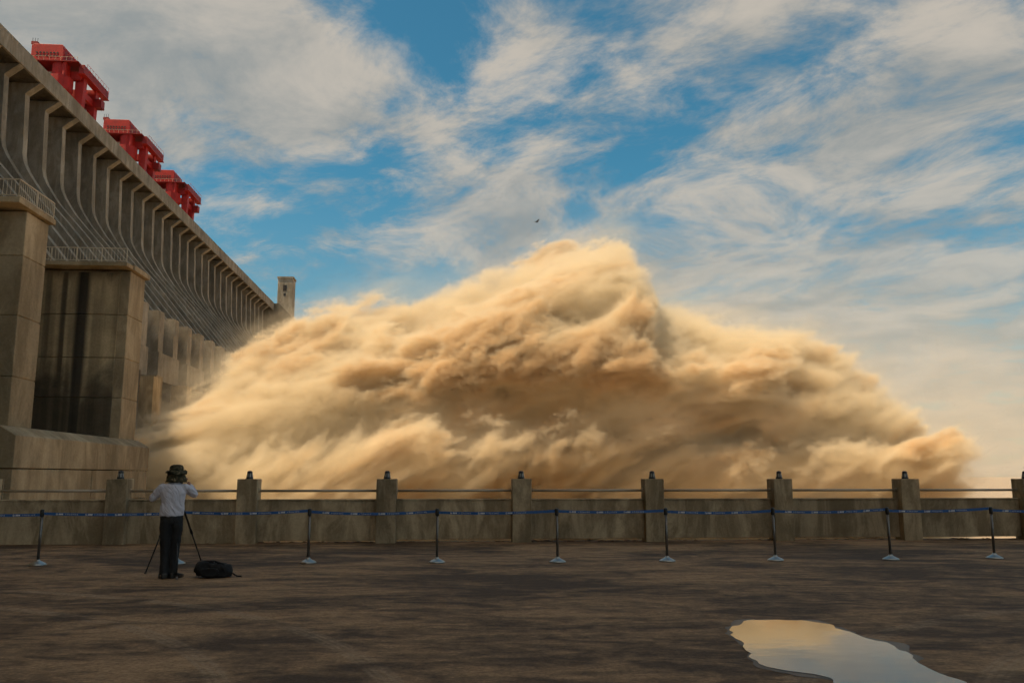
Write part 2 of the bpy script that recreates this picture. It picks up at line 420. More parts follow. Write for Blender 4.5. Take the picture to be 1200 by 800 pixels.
E_ = PHI
p1 = tag(empty('concrete_pier', (0, 0, 0), PHI), 'nearest tall concrete pier cut by the left edge, with a railed balcony on top', 'pier', 'guide wall piers')
lifts(p1, -60, -26.4, 54.3, 57.3, [4.0, 7.6, 11.4, 15.2, 18.1], 'pier')
obj('front_block', bx(-60, -28.3, 53.4, 54.25, 4.0, 15.7), 'pier', p1, bevel=0.05)
obj('balcony_slab', bx(-60, -26.1, 52.6, 57.6, 18.15, 18.5), 'pier', p1, bevel=0.03)
obj('recess_shade_plate', bx(-60, -28.4, 54.2, 54.29, 15.75, 18.0), 'dam', p1)  # dark plate; shade of a recess put into the colour
railing(p1, [(-45, 52.75), (-26.25, 52.75), (-26.25, 57.5)], 18.5, 1.15)
p2 = tag(empty('concrete_pier', (0, 0, 0), PHI), 'broad concrete pier with dark wet streaks and a railed balcony, beside the nearest pier', 'pier', 'guide wall piers')
def b_wet(h, out, t):
    g = h.n('ShaderNodeNewGeometry').outputs['Position']
    blot = h.noise(g, 0.35, 6, 0.62, 0.5); gr = h.noise(g, 6.0, 6, 0.65)
    runs = h.noise(h.v('MULTIPLY', g, (1.1, 0.4, 0.05)), 1.0, 6, 0.6, 0.25)
    x, y, z = h.sep(g)
    wet = h.ss(h.m('ADD', z, h.m('MULTIPLY', blot, 7.0)), 10.6, 15.6, 1.0, 0.0)            # tide mark of the tailwater
    tc = h.n('ShaderNodeTexCoord').outputs['Object']; lx = h.sep(tc)[0]
    def streak(c, wd, a): return h.m('MULTIPLY', h.ss(h.m('ABSOLUTE', h.m('SUBTRACT', h.m('ADD', lx, h.m('MULTIPLY', h.m('SUBTRACT', runs, 0.5), 0.5)), c)), wd * 0.4, wd, 1.0, 0.0), a)
    st = h.m('MAXIMUM', streak(-29.15, 0.75, 1.0), h.m('MAXIMUM', streak(-30.6, 0.32, 0.75), streak(-31.9, 0.3, 0.5)))
    topd = h.m('MULTIPLY', h.ss(h.m('ADD', z, h.m('MULTIPLY', runs, 5.0)), 19.6, 21.0), 0.75)  # darker ragged band just under the balcony slab
    dark = h.m('MAXIMUM', h.m('MAXIMUM', h.m('MULTIPLY', wet, 0.86), st), topd, clamp=True)
    k = h.m('MULTIPLY', h.lin(blot, 0.3, 0.7, 0.75, 1.15), h.ss(runs, 0.36, 0.6, 0.62, 1.05))
    k = h.m('MULTIPLY', k, h.lin(gr, 0.25, 0.75, 0.82, 1.15))
    c = h.vs(h.mix(dark, (0.52, 0.40, 0.24), (0.065, 0.052, 0.038)), k)
    principled(h, out, t, c, h.lin(wet, 0, 1, 0.85, 0.6), bump=gr, bstr=0.4, bdist=0.04, spec=0.3)
M['wet'] = mat('stained_concrete', b_wet)
lifts(p2, -60, -25.6, 70.2, 73.6, [4.0, 7.7, 10.9, 14.4, 18.1], 'pier')
for (a, b) in ((4.02, 7.7), (7.75, 10.9), (10.95, 14.4), (14.45, 17.9)):
    obj('stained_panel', bx(-58, -26.35, 70.08, 70.19, a, b), 'wet', p2, bevel=0.02)
obj('balcony_slab', bx(-60, -25.4, 68.7, 70.1, 18.15, 18.45), 'pier', p2)
obj('balcony_slab', bx(-60, -25.3, 70.12, 73.9, 18.15, 18.55), 'pier', p2)
railing(p2, [(-45, 68.85), (-25.5, 68.85)], 18.45, 1.15)
pn = tag(empty('guide_wall_plinth', (0, 0, 0), PHI), 'low tan concrete plinth with a sloped ledge under the two railed piers', 'plinth')
led = [(-60, RIVER - 1), (-60, 4.5), (-25.6, 4.5), (-24.7, 3.85), (-24.7, 2.0), (-24.7, RIVER - 1)]
obj('ledge', prism_s(bmesh.new(), [(-60, 2.03), (-60, 4.5), (-25.6, 4.5), (-24.6, 3.9), (-24.6, 2.03)], 51.6, 74.4), 'pier', pn, bevel=0.04)
obj('wall_block', bx(-60, -24.66, 51.66, 63.0, -0.2, 1.98), 'pier', pn, bevel=0.04)
obj('wall_block', bx(-60, -24.66, 63.05, 74.34, -0.2, 1.98), 'pier', pn, bevel=0.04)
obj('base', bx(-60, -24.6, 51.6, 74.4, RIVER - 1, -0.25), 'pier', pn)
gw = tag(empty('guide_wall', (0, 0, 0), PHI), 'narrow ribbed concrete wall behind the stained pier beside the spray', 'wall')
for k, (u0, u1, s0, s1_, zt, mm) in enumerate(((-62, -56.4, 160, 163, 21, 'dam'), (-62, -57.6, 164, 166, 21, 'fin'), (-62, -55.6, 168, 172, 20.5, 'pier'))):
    obj('rib', bx(u0, u1, s0, s1_, RIVER - 1, zt), mm, gw, bevel=0.05)
obj('back', bx(-64, -60, 158, 176, RIVER - 1, 20), 'dam', gw)
# ------------------------------------------------------------------ unseen block added left of and behind the viewer to shade the terrace
tb_ = tag(empty('added_shade_block', (0, 0, 0), PHI), 'tall plain concrete block added outside the left edge to shade the terrace and piers', 'added shade block')
for i in range(5):
    obj('concrete_lift', bx(-62, -27.5, -95, 43, RIVER - 1 + i * 21, RIVER + 19.9 + i * 21), 'pier', tb_, bevel=0.08)
obj('rear_shade_block', bx(-106, -63.2, -95, 76, RIVER - 1, 92), 'pier', tb_, bevel=0.08)  # added mass that keeps the sun off the near piers
obj('shade_block_top', bx(-63, -26.8, -96, 43.6, RIVER + 104.0, RIVER + 105.2), 'fin', tb_)

# ------------------------------------------------------------------ gantry cranes on the crest
def make_crane():
    r = empty('gantry_crane', (0, 0, 0))
    Z = 101.2
    bm = bmesh.new()
    prism_s(bm, [(-9.0, 18.6), (-9.0, 22.9), (-8.2, 23.5), (-0.5, 23.5), (0.0, 23.0), (0.0, 18.6)], 0.2, 10.5)
    house = obj('machine_house', bm, 'red', r, bevel=0.12)
    for row in range(2):
        for k in range(7):
            obj('vent', bx(-7.6 + k * 0.95, -7.1 + k * 0.95, 0.12, 0.19, 19.7 + row * 0.9, 20.15 + row * 0.9), 'dark', house)
    for k in range(4):
        obj('shaded_side_panel', bx(0.012, 0.06, 1.0 + 2.4 * k, 3.1 + 2.4 * k, 19.2, 22.4), 'red_dark', house)  # right flank in darker red, its shade put into the colour
    bm = bx(-9.4, -7.6, 0.6, 2.6, 23.5, 24.4); obj('roof_unit', bm, 'red_dark', house)
    for k in range(3):
        bm = bmesh.new(); tube(bm, (-9.2 + 0.7 * k, 1.0, 23.5), (-9.2 + 0.7 * k, 1.0, 25.6), 0.06, n=5); obj('aerial', bm, 'dark', house)
    obj('walkway', bx(-9.8, 4.6, -0.6, 12.0, 18.05, 18.25), 'red_dark', r)
    for k in range(10):
        bm = bmesh.new(); p = (-9.6 + k * 1.55, -0.5, 18.35); tube(bm, p, (p[0], p[1], 19.4), 0.05, n=5); obj('walkway_post', bm, 'railpaint', r)
    bm = bmesh.new(); tube(bm, (-9.7, -0.5, 19.4), (4.5, -0.5, 19.4), 0.05, n=5); obj('walkway_rail', bm, 'railpaint', r)
    # longitudinal girders
    for u in (4.2, -9.0):
        g = obj('girder', bx(u, u + 1.5, 1.2, 19.5, 15.4, 18.0), 'red_dark', r, bevel=0.06)
        obj('flange', bx(u - 0.25, u + 1.75, 1.1, 19.6, 15.2, 15.39), 'red', g)
        for k in range(9):
            bm = bmesh.new(); tube(bm, (u + 1.5, 3.2 + 2 * k, 18.0), (u + 1.5, 3.2 + 2 * k, 19.1), 0.045, n=5); obj('guard_post', bm, 'red', g)
        bm = bmesh.new(); tube(bm, (u + 1.5, 3.2, 19.1), (u + 1.5, 19.3, 19.1), 0.045, n=5); obj('guard_rail', bm, 'red', g)
    # cross beams and legs
    for s in (3.0, 15.0):
        obj('cross_beam', bx(-8.9, 4.15, s, s + 1.6, 14.2, 16.6), 'red', r, bevel=0.06)
    for s in (4.0, 12.6):
        for u in (-8.8, 2.6):
            bm = bmesh.new()
            prism_s(bm, [(u, 0.6), (u + 1.7, 0.6), (u + 2.2, 15.2), (u - 0.4, 15.2)], s, s + 2.2)
            lg = obj('leg', bm, 'red', r, bevel=0.06)
            obj('bogie', bx(u - 0.4, u + 2.0, s - 1.4, s + 3.6, 0.0, 0.9), 'dark', lg)
    obj('tie_beam', bx(3.0, 4.1, 6.2, 12.6, 10.2, 12.2), 'red', r, bevel=0.05)
    obj('tie_beam', bx(-6.2, 2.5, 13.0, 14.2, 9.6, 11.6), 'red_dark', r, bevel=0.05)
    # slewing hoist below the house
    bm = bmesh.new(); lathe(bm, [(2.9, 9.4), (3.4, 10.2), (3.4, 14.0), (2.4, 14.2), (2.4, 18.0)], 14, (-1.2, 2.4, 0)); obj('hoist_drum', bm, 'red', r)
    bm = bmesh.new(); tube(bm, (0.6, 0.4, 13.6), (0.6, 0.4, 18.0), 0.62, n=10); obj('hoist_column', bm, 'red', r)
    obj('control_cabin', bx(4.6, 6.6, 12.4, 15.0, 10.0, 12.6), 'red_dark', r, bevel=0.08)
    obj('name_plate', bx(-6.0, -3.6, 2.86, 2.96, 14.9, 16.2), 'railpaint', r)
    return r
cr0 = make_crane()
lab = ['nearest red gantry crane with vented machine house on the dam crest', 'middle of the three red gantry cranes on the dam crest', 'farthest and smallest of the three red gantry cranes on the dam crest']
dirs = Vector((-math.sin(PHI), math.cos(PHI), 0)); dird = Vector((math.cos(PHI), math.sin(PHI), 0))
cranes = [cr0, copy_tree(cr0), copy_tree(cr0)]
for c, s, l in zip(cranes, (240.0, 293.0, 343.0), lab):
    c.location = dirs * s + dird * -110.8 + Vector((0, 0, 101.2)); c.rotation_euler = (0, 0, PHI)
    tag(c, l, 'crane', 'gantry cranes on the crest')

# ------------------------------------------------------------------ parapet along the terrace edge
fence = tag(empty('parapet_fence', PL), 'weathered tan concrete parapet with square lamp posts and a pipe rail', 'fence')
FA = math.atan2(fdir.y, fdir.x); fence.rotation_euler = (0, 0, FA)
def along(px):        # distance along the fence line from its first post
    k = (px - CX) / F / math.cos(PITCH)
    best = min(((abs(((PL + fdir * t).x) / ((PL + fdir * t).y * math.cos(PITCH) - EYE * math.sin(PITCH)) - (px - CX) / F), t) for t in [i * 0.005 for i in range(-2000, 5600)]))
    return best[1]
posts = [along(p) for p in (-22, 136, 289, 452, 611, 766, 916.5, 1065.5, 1208)]
PW, PD, PH = 0.235, 0.24, 1.52
def post_mesh():
    bm = bx(-PW, PW, -PD, PD, -0.12, PH)
    bmesh.ops.subdivide_edges(bm, edges=bm.edges, cuts=5, use_grid_fill=True)
    for v in bm.verts:
        v.co += Vector((noise.noise(v.co * 3 + Vector((1, 2, 3))), noise.noise(v.co * 3 + Vector((7, 2, 3))), 0)) * 0.008
    return bm
p0 = None; lamp_tree = None
for i, t in enumerate(posts):
    if p0 is None:
        p0 = obj('post', post_mesh(), 'fence', fence, bevel=0.012); p0.location = (t, 0, 0)
        bm = bmesh.new(); lathe(bm, [(0.088, 0.0), (0.088, 0.02), (0.082, 0.025), (0.060, 0.155), (0.066, 0.16), (0.062, 0.175), (0.03, 0.195), (0.0, 0.198)], 8)
        lamp = obj('lamp', bm, 'black', p0); lamp.location = (0, 0, PH)
        bm = bmesh.new()
        for k in range(8):
            a = math.pi / 8 + k * math.pi / 4; c_, s_ = math.cos(a), math.sin(a)
            lo, hi, w2 = 0.0795, 0.0625, 0.018
            n1 = Vector((c_, s_, 0)); t1 = Vector((-s_, c_, 0))
            q = [n1 * lo - t1 * w2 + Vector((0, 0, 0.045)), n1 * lo + t1 * w2 + Vector((0, 0, 0.045)), n1 * hi + t1 * w2 * 0.8 + Vector((0, 0, 0.135)), n1 * hi - t1 * w2 * 0.8 + Vector((0, 0, 0.135))]
            bm.faces.new([bm.verts.new(v) for v in q])
        gl = obj('lamp_glass', bm, 'lampglass', p0); gl.location = (0, 0, PH)
    else:
        q = copy_tree(p0, fence); q.location = (t, 0, 0); q.rotation_euler = (0, 0, random.choice((0, math.pi / 2, math.pi, -math.pi / 2)) )
        q.data = p0.data
for i, (a, b) in enumerate(zip(posts, posts[1:])):
    a0, b0 = a + PW, b - PW; z0 = -0.05 if i < 2 else (0.04 if i == 2 else 0.07)
    bm = bx(a0 + 0.004, b0 - 0.004, -0.03, 0.11, z0, 1.0)
    bmesh.ops.subdivide_edges(bm, edges=bm.edges, cuts=7, use_grid_fill=True)
    for v in bm.verts: v.co += Vector((0, noise.noise(v.co * 1.3), 0)) * 0.012 + Vector((0, 0, noise.noise(v.co * 1.7 + Vector((i, 0, 0))) * 0.008))
    pn_ = obj('panel', bm, 'fence', fence, bevel=0.01)
    obj('coping', bx(a0 + 0.006, b0 - 0.006, -0.05, 0.13, 1.0, 1.035), 'fence', pn_, bevel=0.008)
    bm = bmesh.new(); tube(bm, (a0 - 0.02, 0.04, 1.235), (b0 + 0.02, 0.04, 1.235), 0.030, n=12); obj('pipe_rail', bm, 'pipe', fence, smooth=True)
    for e in (a0 + 0.012, b0 - 0.012):
        bm = bmesh.new(); tube(bm, (e - 0.012, 0.04, 1.235), (e + 0.012, 0.04, 1.235), 0.055, n=12); obj('rail_collar', bm, 'pipe', fence)
# lamp post of a lower parapet beyond the left corner
q = ground_at(2, 604, 0.0); q = Vector((-18.25, 30.6, -0.08))
lp = tag(empty('lamp_post', q, 0.5), 'dark lamp post seen above the parapet at the far left edge', 'lamp post')
obj('post', bx(-0.24, 0.24, -0.24, 0.24, -13.0, 1.55), 'fence', lp, bevel=0.012)
l2 = lamp.copy(); COL.objects.link(l2); l2.parent = lp; l2.location = (0, 0, 1.55)

# ------------------------------------------------------------------ belt barrier
ST = [(-118, 664), (44, 662), (207, 660.5), (361, 659.5), (512, 659), (653.5, 658.5), (782, 657.5), (909, 656.5), (1044, 655.5), (1165.5, 654), (1292, 652.5)]
SP = [ground_at(x, y) for x, y in ST]
names = ['belt stanchion outside the left edge of the picture', 'leftmost chrome-footed belt stanchion, left of the photographer', 'belt stanchion mostly hidden behind the photographer and tripod',
 'belt stanchion just right of the black bag, before the second parapet bay', 'belt stanchion in the third gap right of the photographer, before the middle-left panel',
 'belt stanchion just right of the central parapet post', 'belt stanchion close to the right side of the fifth parapet post', 'belt stanchion standing in front of a parapet post, upper right of the puddle',
 'belt stanchion just left of the last full parapet post at right', 'rightmost belt stanchion near the right edge of the picture', 'belt stanchion outside the right edge of the picture']
HB = 0.925
bm = bmesh.new(); lathe(bm, [(0.150, 0.0), (0.155, 0.012), (0.150, 0.022), (0.118, 0.040), (0.070, 0.064), (0.040, 0.082), (0.034, 0.100), (0.030, 0.104)], 28); base_m = obj('base', bm, 'chrome', smooth=False)
bm = bmesh.new(); lathe(bm, [(0.024, 0.09), (0.024, 0.90)], 14); pole_m = obj('pole', bm, 'steel', smooth=False)
bm = bmesh.new(); lathe(bm, [(0.034, 0.86), (0.036, 0.87), (0.036, 0.975), (0.032, 0.985), (0.020, 0.992), (0.0, 0.994)], 16); head_m = obj('head', bm, 'black')
for o_ in (base_m, pole_m, head_m):
    for p in o_.data.polygons: p.use_smooth = abs(p.normal.z) < 0.95
stn = []
for i, P in enumerate(SP):
    r = tag(empty('belt_stanchion', P, random.uniform(-0.3, 0.3)), names[i], 'stanchion', 'belt stanchions before the parapet')
    r.rotation_euler = (random.uniform(-0.008, 0.008), random.uniform(-0.012, 0.012), 0)
    for k, o_ in enumerate((base_m, pole_m, head_m)):
        if i == 0: o_.parent = r
        else: share(o_, parent=r)
    stn.append(r)
def glyph(bm, seed, sz, ox):
    """a small block character of a few strokes"""
    rs = random.Random(seed)
    def stroke(x0, x1, z0, z1):
        bm.faces.new([bm.verts.new(p) for p in ((ox + x0 * sz, 0, z0 * sz), (ox + x1 * sz, 0, z0 * sz), (ox + x1 * sz, 0, z1 * sz), (ox + x0 * sz, 0, z1 * sz))])
    for zz in rs.sample([-0.42, -0.1, 0.22, 0.40], 2): stroke(-0.42, 0.42, zz, zz + 0.13)
    for xx in rs.sample([-0.42, -0.06, 0.3], 2 if rs.random() < 0.5 else 1): stroke(xx, xx + 0.14, -0.5, 0.5)
def print_mesh():
    bm = bmesh.new()
    # round emblem with an open ring
    n = 22
    for k in range(n):
        if k in (2, 3, 4): continue
        a0, a1 = 2 * math.pi * k / n, 2 * math.pi * (k + 1) / n
        bm.faces.new([bm.verts.new((math.cos(a) * r_ - 0.16, 0, math.sin(a) * r_)) for a, r_ in ((a0, 0.017), (a1, 0.017), (a1, 0.009), (a0, 0.009))])
    # bold slanted block lettering
    for x0, x1 in ((-0.13, -0.108), (-0.104, -0.082), (-0.078, -0.054)):
        bm.faces.new([bm.verts.new(p) for p in ((x0, 0, -0.013), (x1 - 0.004, 0, -0.013), (x1 + 0.004, 0, 0.013), (x0 + 0.006, 0, 0.013))])
    for k in range(7): glyph(bm, k * 3 + 1, 0.021, -0.005 + k * 0.034)
    return bm
pm = obj('print', print_mesh(), 'white', recalc=False); first_print = True
for i, (a, b) in enumerate(zip(SP, SP[1:])):
    L = (b - a).length; ang = math.atan2(b.y - a.y, b.x - a.x); rs = random.Random(i + 3)
    sag = rs.uniform(0.015, 0.05); dz0, dz1 = rs.uniform(-0.012, 0.012), rs.uniform(-0.012, 0.012)
    def zb(t): return HB + dz0 * (1 - t) + dz1 * t - sag * 4 * t * (1 - t)
    bm = bmesh.new(); n = 16; ring = []
    for k in range(n + 1):
        t = k / n; x = 0.03 + (L - 0.06) * t; z = zb(t)
        y = 0.004 * math.sin(t * 9 + i)
        ring.append([bm.verts.new((x, y + e, z + f)) for e, f in ((-0.0012, -0.025), (-0.0012, 0.025), (0.0012, 0.025), (0.0012, -0.025))])
    for k in range(n):
        for m_ in range(4): bm.faces.new((ring[k][m_], ring[k + 1][m_], ring[k + 1][(m_ + 1) % 4], ring[k][(m_ + 1) % 4]))
    bl = obj('belt', bm, 'belt', stn[i])
    bl.rotation_euler = (0, 0, ang)
    k = 0
    for xx in [0.42 + 0.52 * q_ for q_ in range(int((L - 0.7) / 0.52) + 1)]:
        t = (xx - 0.03) / (L - 0.06)
        if first_print: pr = pm; first_print = False; pr.parent = bl
        else: pr = share(pm, parent=bl)
        pr.location = (xx, 0.004 * math.sin(t * 9 + i) - 0.006, zb(t)); pr.rotation_euler = (0, -math.atan2(zb(t + 0.02) - zb(t - 0.02), 0.04 * L), 0)

# ------------------------------------------------------------------ photographer
def skin_mesh(name, pts, edges, radii, m, parent=None, sub=2, root=0, keep=True):
    me = bpy.data.meshes.new(name); me.from_pydata(pts, edges, [])
    o = bpy.data.objects.new(name, me); COL.objects.link(o)
    sk = o.modifiers.new('skin', 'SKIN'); sk.use_smooth_shade = True
    lay = me.skin_vertices[0].data
    for i, r in enumerate(radii):
        lay[i].radius = r if isinstance(r, tuple) else (r, r)
        lay[i].use_root = (i == root)
    sb = o.modifiers.new('sub', 'SUBSURF'); sb.levels = sub; sb.render_levels = sub
    dg = bpy.context.evaluated_depsgraph_get(); me2 = bpy.data.meshes.new_from_object(o.evaluated_get(dg))
    o.modifiers.clear(); o.data = me2; me2.name = name
    me2.materials.clear(); me2.materials.append(M[m] if isinstance(m, str) else m)
    for p in me2.polygons: p.use_smooth = True
    if parent: o.parent = parent
    return o

def b_shirt(h, out, t):
    g = h.n('ShaderNodeTexCoord').outputs['Object']
    f = h.noise(h.v('MULTIPLY', h.n('ShaderNodeVectorRotate', {'Vector': g, 'Angle': 0.6}, rotation_type='Y_AXIS').outputs[0], (7, 5, 2.2)), 1.6, 3, 0.5, 0.8)
    n = h.noise(g, 220.0, 2, 0.5)
    principled(h, out, t, h.vs(h.com(0.60, 0.58, 0.65), h.lin(n, 0.2, 0.8, 0.94, 1.05)), 0.85, bump=f, bstr=0.9, bdist=0.06, spec=0.2)
M['shirt'] = mat('pale_shirt_cloth', b_shirt)
def b_trs(h, out, t):
    g = h.n('ShaderNodeTexCoord').outputs['Object']
    f = h.noise(h.v('MULTIPLY', g, (6, 6, 2.4)), 1.8, 3, 0.5, 0.6)
    principled(h, out, t, (0.020, 0.020, 0.021), 0.8, bump=f, bstr=0.8, bdist=0.05, spec=0.25)
M['trousers'] = mat('black_trouser_cloth', b_trs)
def b_camo(h, out, t):
    g = h.n('ShaderNodeTexCoord').outputs['Object']
    a = h.ss(h.noise(g, 20.0, 2, 0.5, 0.6), 0.48, 0.53); b_ = h.ss(h.noise(h.v('ADD', g, (3, 1, 2)), 24.0, 2, 0.5, 0.6), 0.53, 0.57)
    c_ = h.ss(h.noise(h.v('ADD', g, (8, 4, 5)), 30.0, 2, 0.5, 0.4), 0.63, 0.66)
    c = h.mix(a, (0.020, 0.022, 0.014), (0.085, 0.070, 0.042)); c = h.mix(b_, c, (0.05, 0.048, 0.026)); c = h.mix(c_, c, (0.24, 0.19, 0.12))
    principled(h, out, t, c, 0.9, spec=0.15)
M['camo'] = mat('camouflage_cloth', b_camo)
M['skin'] = plain('skin', (0.36, 0.20, 0.13), 0.55, var=0.06)
M['shoe'] = plain('black_shoe', (0.014, 0.013, 0.012), 0.4)
PF = ground_at(197, 677)
body_pts = [(0, 0, .96), (0, .005, 1.15), (0, 0, 1.34), (.005, .015, 1.46), (.02, .045, 1.53), (.03, .075, 1.60), (.03, .085, 1.68),
            (-.17, .0, 1.42), (-.305, .09, 1.235), (-.09, .30, 1.42), (.17, .0, 1.42), (.325, .12, 1.295), (.215, .25, 1.50),
            (-.08, 0, .90), (-.080, .01, .50), (-.068, -.03, .09), (-.07, .05, .05), (.08, 0, .90), (.08, .03, .50), (.068, -.02, .09), (.10, .05, .05)]
body_e = [(0, 1), (1, 2), (2, 3), (3, 4), (4, 5), (5, 6), (2, 7), (7, 8), (8, 9), (2, 10), (10, 11), (11, 12), (0, 13), (13, 14), (14, 15), (15, 16), (0, 17), (17, 18), (18, 19), (19, 20)]
body_r = [(.11, .07), (.11, .07), (.12, .07), .05, .055, (.075, .09), (.07, .085), .05, .038, .026, .05, .038, .026, .06, .045, .03, .024, .06, .045, .03, .024]
person = skin_mesh('person', body_pts, body_e, body_r, 'skin')
person.location = PF; person.rotation_euler = (0, 0, math.atan2(-PF.x, PF.y))
tag(person, 'person in pale shirt, dark trousers and camouflage hat bending to a camera on a tripod', 'person')
# head details, hidden by the hat from behind but there
bm = bmesh.new()
bmesh.ops.create_uvsphere(bm, u_segments=16, v_segments=10, radius=1, matrix=Matrix.Translation((.03, .085, 1.635)) @ Matrix.Diagonal((.078, .095, .115, 1)))
for sx in (-1, 1):
    bmesh.ops.create_uvsphere(bm, u_segments=8, v_segments=6, radius=1, matrix=Matrix.Translation((.03 + sx * .080, .08, 1.62)) @ Matrix.Diagonal((.012, .022, .034, 1)))
bmesh.ops.create_cone(bm, cap_ends=True, segments=6, radius1=.02, radius2=.008, depth=.05, matrix=Matrix.Translation((.03, .185, 1.62)) @ Matrix.Rotation(R(30), 4, 'X'))
obj('head', bm, 'skin', person, smooth=True)
bm = bmesh.new()
for sx in (-1, 1): bmesh.ops.create_uvsphere(bm, u_segments=8, v_segments=6, radius=.011, matrix=Matrix.Translation((.03 + sx * .032, .170, 1.645)))
obj('eyes', bm, 'black', person)
bm = bx(.008, .052, .168, .178, 1.572, 1.579); obj('mouth', bm, 'red_dark', person)
bm = bmesh.new(); bmesh.ops.create_uvsphere(bm, u_segments=16, v_segments=10, radius=1, matrix=Matrix.Translation((.03, .068, 1.648)) @ Matrix.Diagonal((.083, .092, .113, 1)))
obj('hair', bm, 'black', person, smooth=True)
# hands: palm plus five bent fingers
def hand(name, wrist, fwd, up, side, holding=0.9):
    w_, f_, u_, s_ = Vector(wrist), Vector(fwd).normalized(), Vector(up).normalized(), Vector(side).normalized()
    pts = [w_, w_ + f_ * .045, w_ + f_ * .085]; ed = [(0, 1), (1, 2)]; rd = [.024, (.036, .018), (.038, .016)]
    for k, ln in enumerate((.060, .070, .065, .050)):
        o = s_ * (-.030 + .020 * k); b = len(pts); base = w_ + f_ * .085 + o
        p1 = base + f_ * ln * .45 - u_ * .008; p2 = p1 + f_ * ln * .28 - u_ * ln * .35; p3 = p2 - u_ * ln * .42 - f_ * ln * .12
        pts += [base, p1, p2, p3]; ed += [(2, b), (b, b + 1), (b + 1, b + 2), (b + 2, b + 3)]; rd += [.011, .0095, .009, .008]
    b = len(pts); t0 = w_ + f_ * .03 - s_ * .03
    pts += [t0, t0 + f_ * .03 - s_ * .022 - u_ * .012, t0 + f_ * .055 - s_ * .016 - u_ * .03]; ed += [(0, b), (b, b + 1), (b + 1, b + 2)]; rd += [.013, .011, .009]
    return skin_mesh(name, [tuple(p) for p in pts], ed, rd, 'skin', person, sub=1)
hand('hand', (-.075, .315, 1.43), (.75, .5, .45), (0, -.6, .8), (.5, -.8, 0))
hand('hand', (.205, .262, 1.515), (-.55, .45, .65), (.2, -.4, .9), (.4, .9, 0))
# clothing
def loft(bm, rings, n=24):
    """closed tube through elliptical rings (x, y, z, rx, ry)"""
    R_ = [[bm.verts.new((x + rx * math.cos(2 * math.pi * i / n), y + ry * math.sin(2 * math.pi * i / n), z)) for i in range(n)] for x, y, z, rx, ry in rings]
    for a, b in zip(R_, R_[1:]):
        for i in range(n): bm.faces.new((a[i], a[(i + 1) % n], b[(i + 1) % n], b[i]))
    bm.faces.new(R_[0][::-1]); bm.faces.new(R_[-1])
def limb(bm, pts, n=14):
    for (p, r), (q, t) in zip(pts, pts[1:]):
        tube(bm, p, q, r, t, n); 
    for p, r in pts: bmesh.ops.create_icosphere(bm, subdivisions=2, radius=r, matrix=Matrix.Translation(p))
def fused(name, bm, m, vox, folds, seed):
    """weld the shapes into one continuous garment and crease it"""
    o = obj(name, bm, m, person, smooth=True)
    r = o.modifiers.new('weld', 'REMESH'); r.mode = 'VOXEL'; r.voxel_size = vox; r.use_smooth_shade = True
    sm = o.modifiers.new('smooth', 'SMOOTH'); sm.iterations = 5; sm.factor = 0.5
    dg = bpy.context.evaluated_depsgraph_get(); me2 = bpy.data.meshes.new_from_object(o.evaluated_get(dg)); o.modifiers.clear(); o.data = me2; me2.name = name
    me2.materials.clear(); me2.materials.append(M[m])
    for v in me2.vertices:
        c = v.co; q = Vector((c.x * 9 + c.z * 5, c.y * 6, c.z * 6 - c.x * 6 + seed))
        v.co = c + v.normal * folds * (noise.noise(q) + 0.5 * noise.noise(q * 2.1))
    for p in me2.polygons: p.use_smooth = True
    return o
bm = bmesh.new()
loft(bm, [(0, 0, .955, .180, .118), (0, 0, .99, .188, .124), (0, 0, 1.05, .184, .122), (0, .0, 1.16, .172, .112), (0, -.005, 1.28, .186, .118), (0, -.008, 1.36, .196, .116), (0, -.004, 1.43, .180, .100), (.006, .012, 1.472, .110, .080), (.01, .025, 1.50, .066, .062)])
limb(bm, [((-.165, .0, 1.405), .074), ((-.235, .045, 1.325), .070), ((-.305, .09, 1.238), .056), ((-.18, .20, 1.345), .046)])
limb(bm, [((.165, .0, 1.405), .074), ((.25, .06, 1.355), .070), ((.325, .12, 1.297), .057), ((.265, .195, 1.42), .046)])
fused('shirt', bm, 'shirt', .012, .011, 3)
bm = bmesh.new()
loft(bm, [(0, 0, .84, .165, .118), (0, 0, .90, .176, .125), (0, 0, .97, .170, .116), (0, 0, 1.03, .160, .105)])
for sx in (-1, 1):
    k = .012 if sx > 0 else 0
    loft(bm, [(sx * .066, -.03 + k, .055, .066, .080), (sx * .070, -.018 + k, .18, .062, .072), (sx * .075, .0 + k, .32, .066, .075), (sx * .080, .012 + 2 * k, .48, .072, .080), (sx * .084, .008 + k, .66, .084, .098), (sx * .083, .0, .80, .092, .115), (sx * .080, 0, .90, .094, .115)])
fused('trousers', bm, 'trousers', .013, .010, 8)
bm = bmesh.new(); prof = [(.172, 0), (.176, .004), (.176, .036), (.172, .04)]; lathe(bm, prof, 26); 
for v in bm.verts: v.co.y *= 0.66; v.co.z += .93
obj('belt', bm, 'black', person, smooth=True)
for sx, yaw, px_, py_ in ((-1, .25, -.070, -.03), (1, -.75, .070, -.02)):
    bm = bmesh.new(); bmesh.ops.create_cube(bm, size=1); bmesh.ops.subdivide_edges(bm, edges=bm.edges, cuts=3, use_grid_fill=True)
    for v in bm.verts:
        x, y, z = v.co; yy = y + .5; tp = 1 - .75 * max(0, yy - .35); wd = (.095 if yy < .5 else .105) * (1 - .5 * max(0, yy - .7) / .3)
        v.co = Vector((x * wd, (yy - .28) * .285, (z + .5) * .085 * tp))
    mt = Matrix.Translation((px_, py_, 0.0)) @ Matrix.Rotation(yaw, 4, 'Z'); bmesh.ops.transform(bm, matrix=mt, verts=bm.verts)
    obj('shoe', bm, 'shoe', person, smooth=True)
bm = bmesh.new(); n = 28
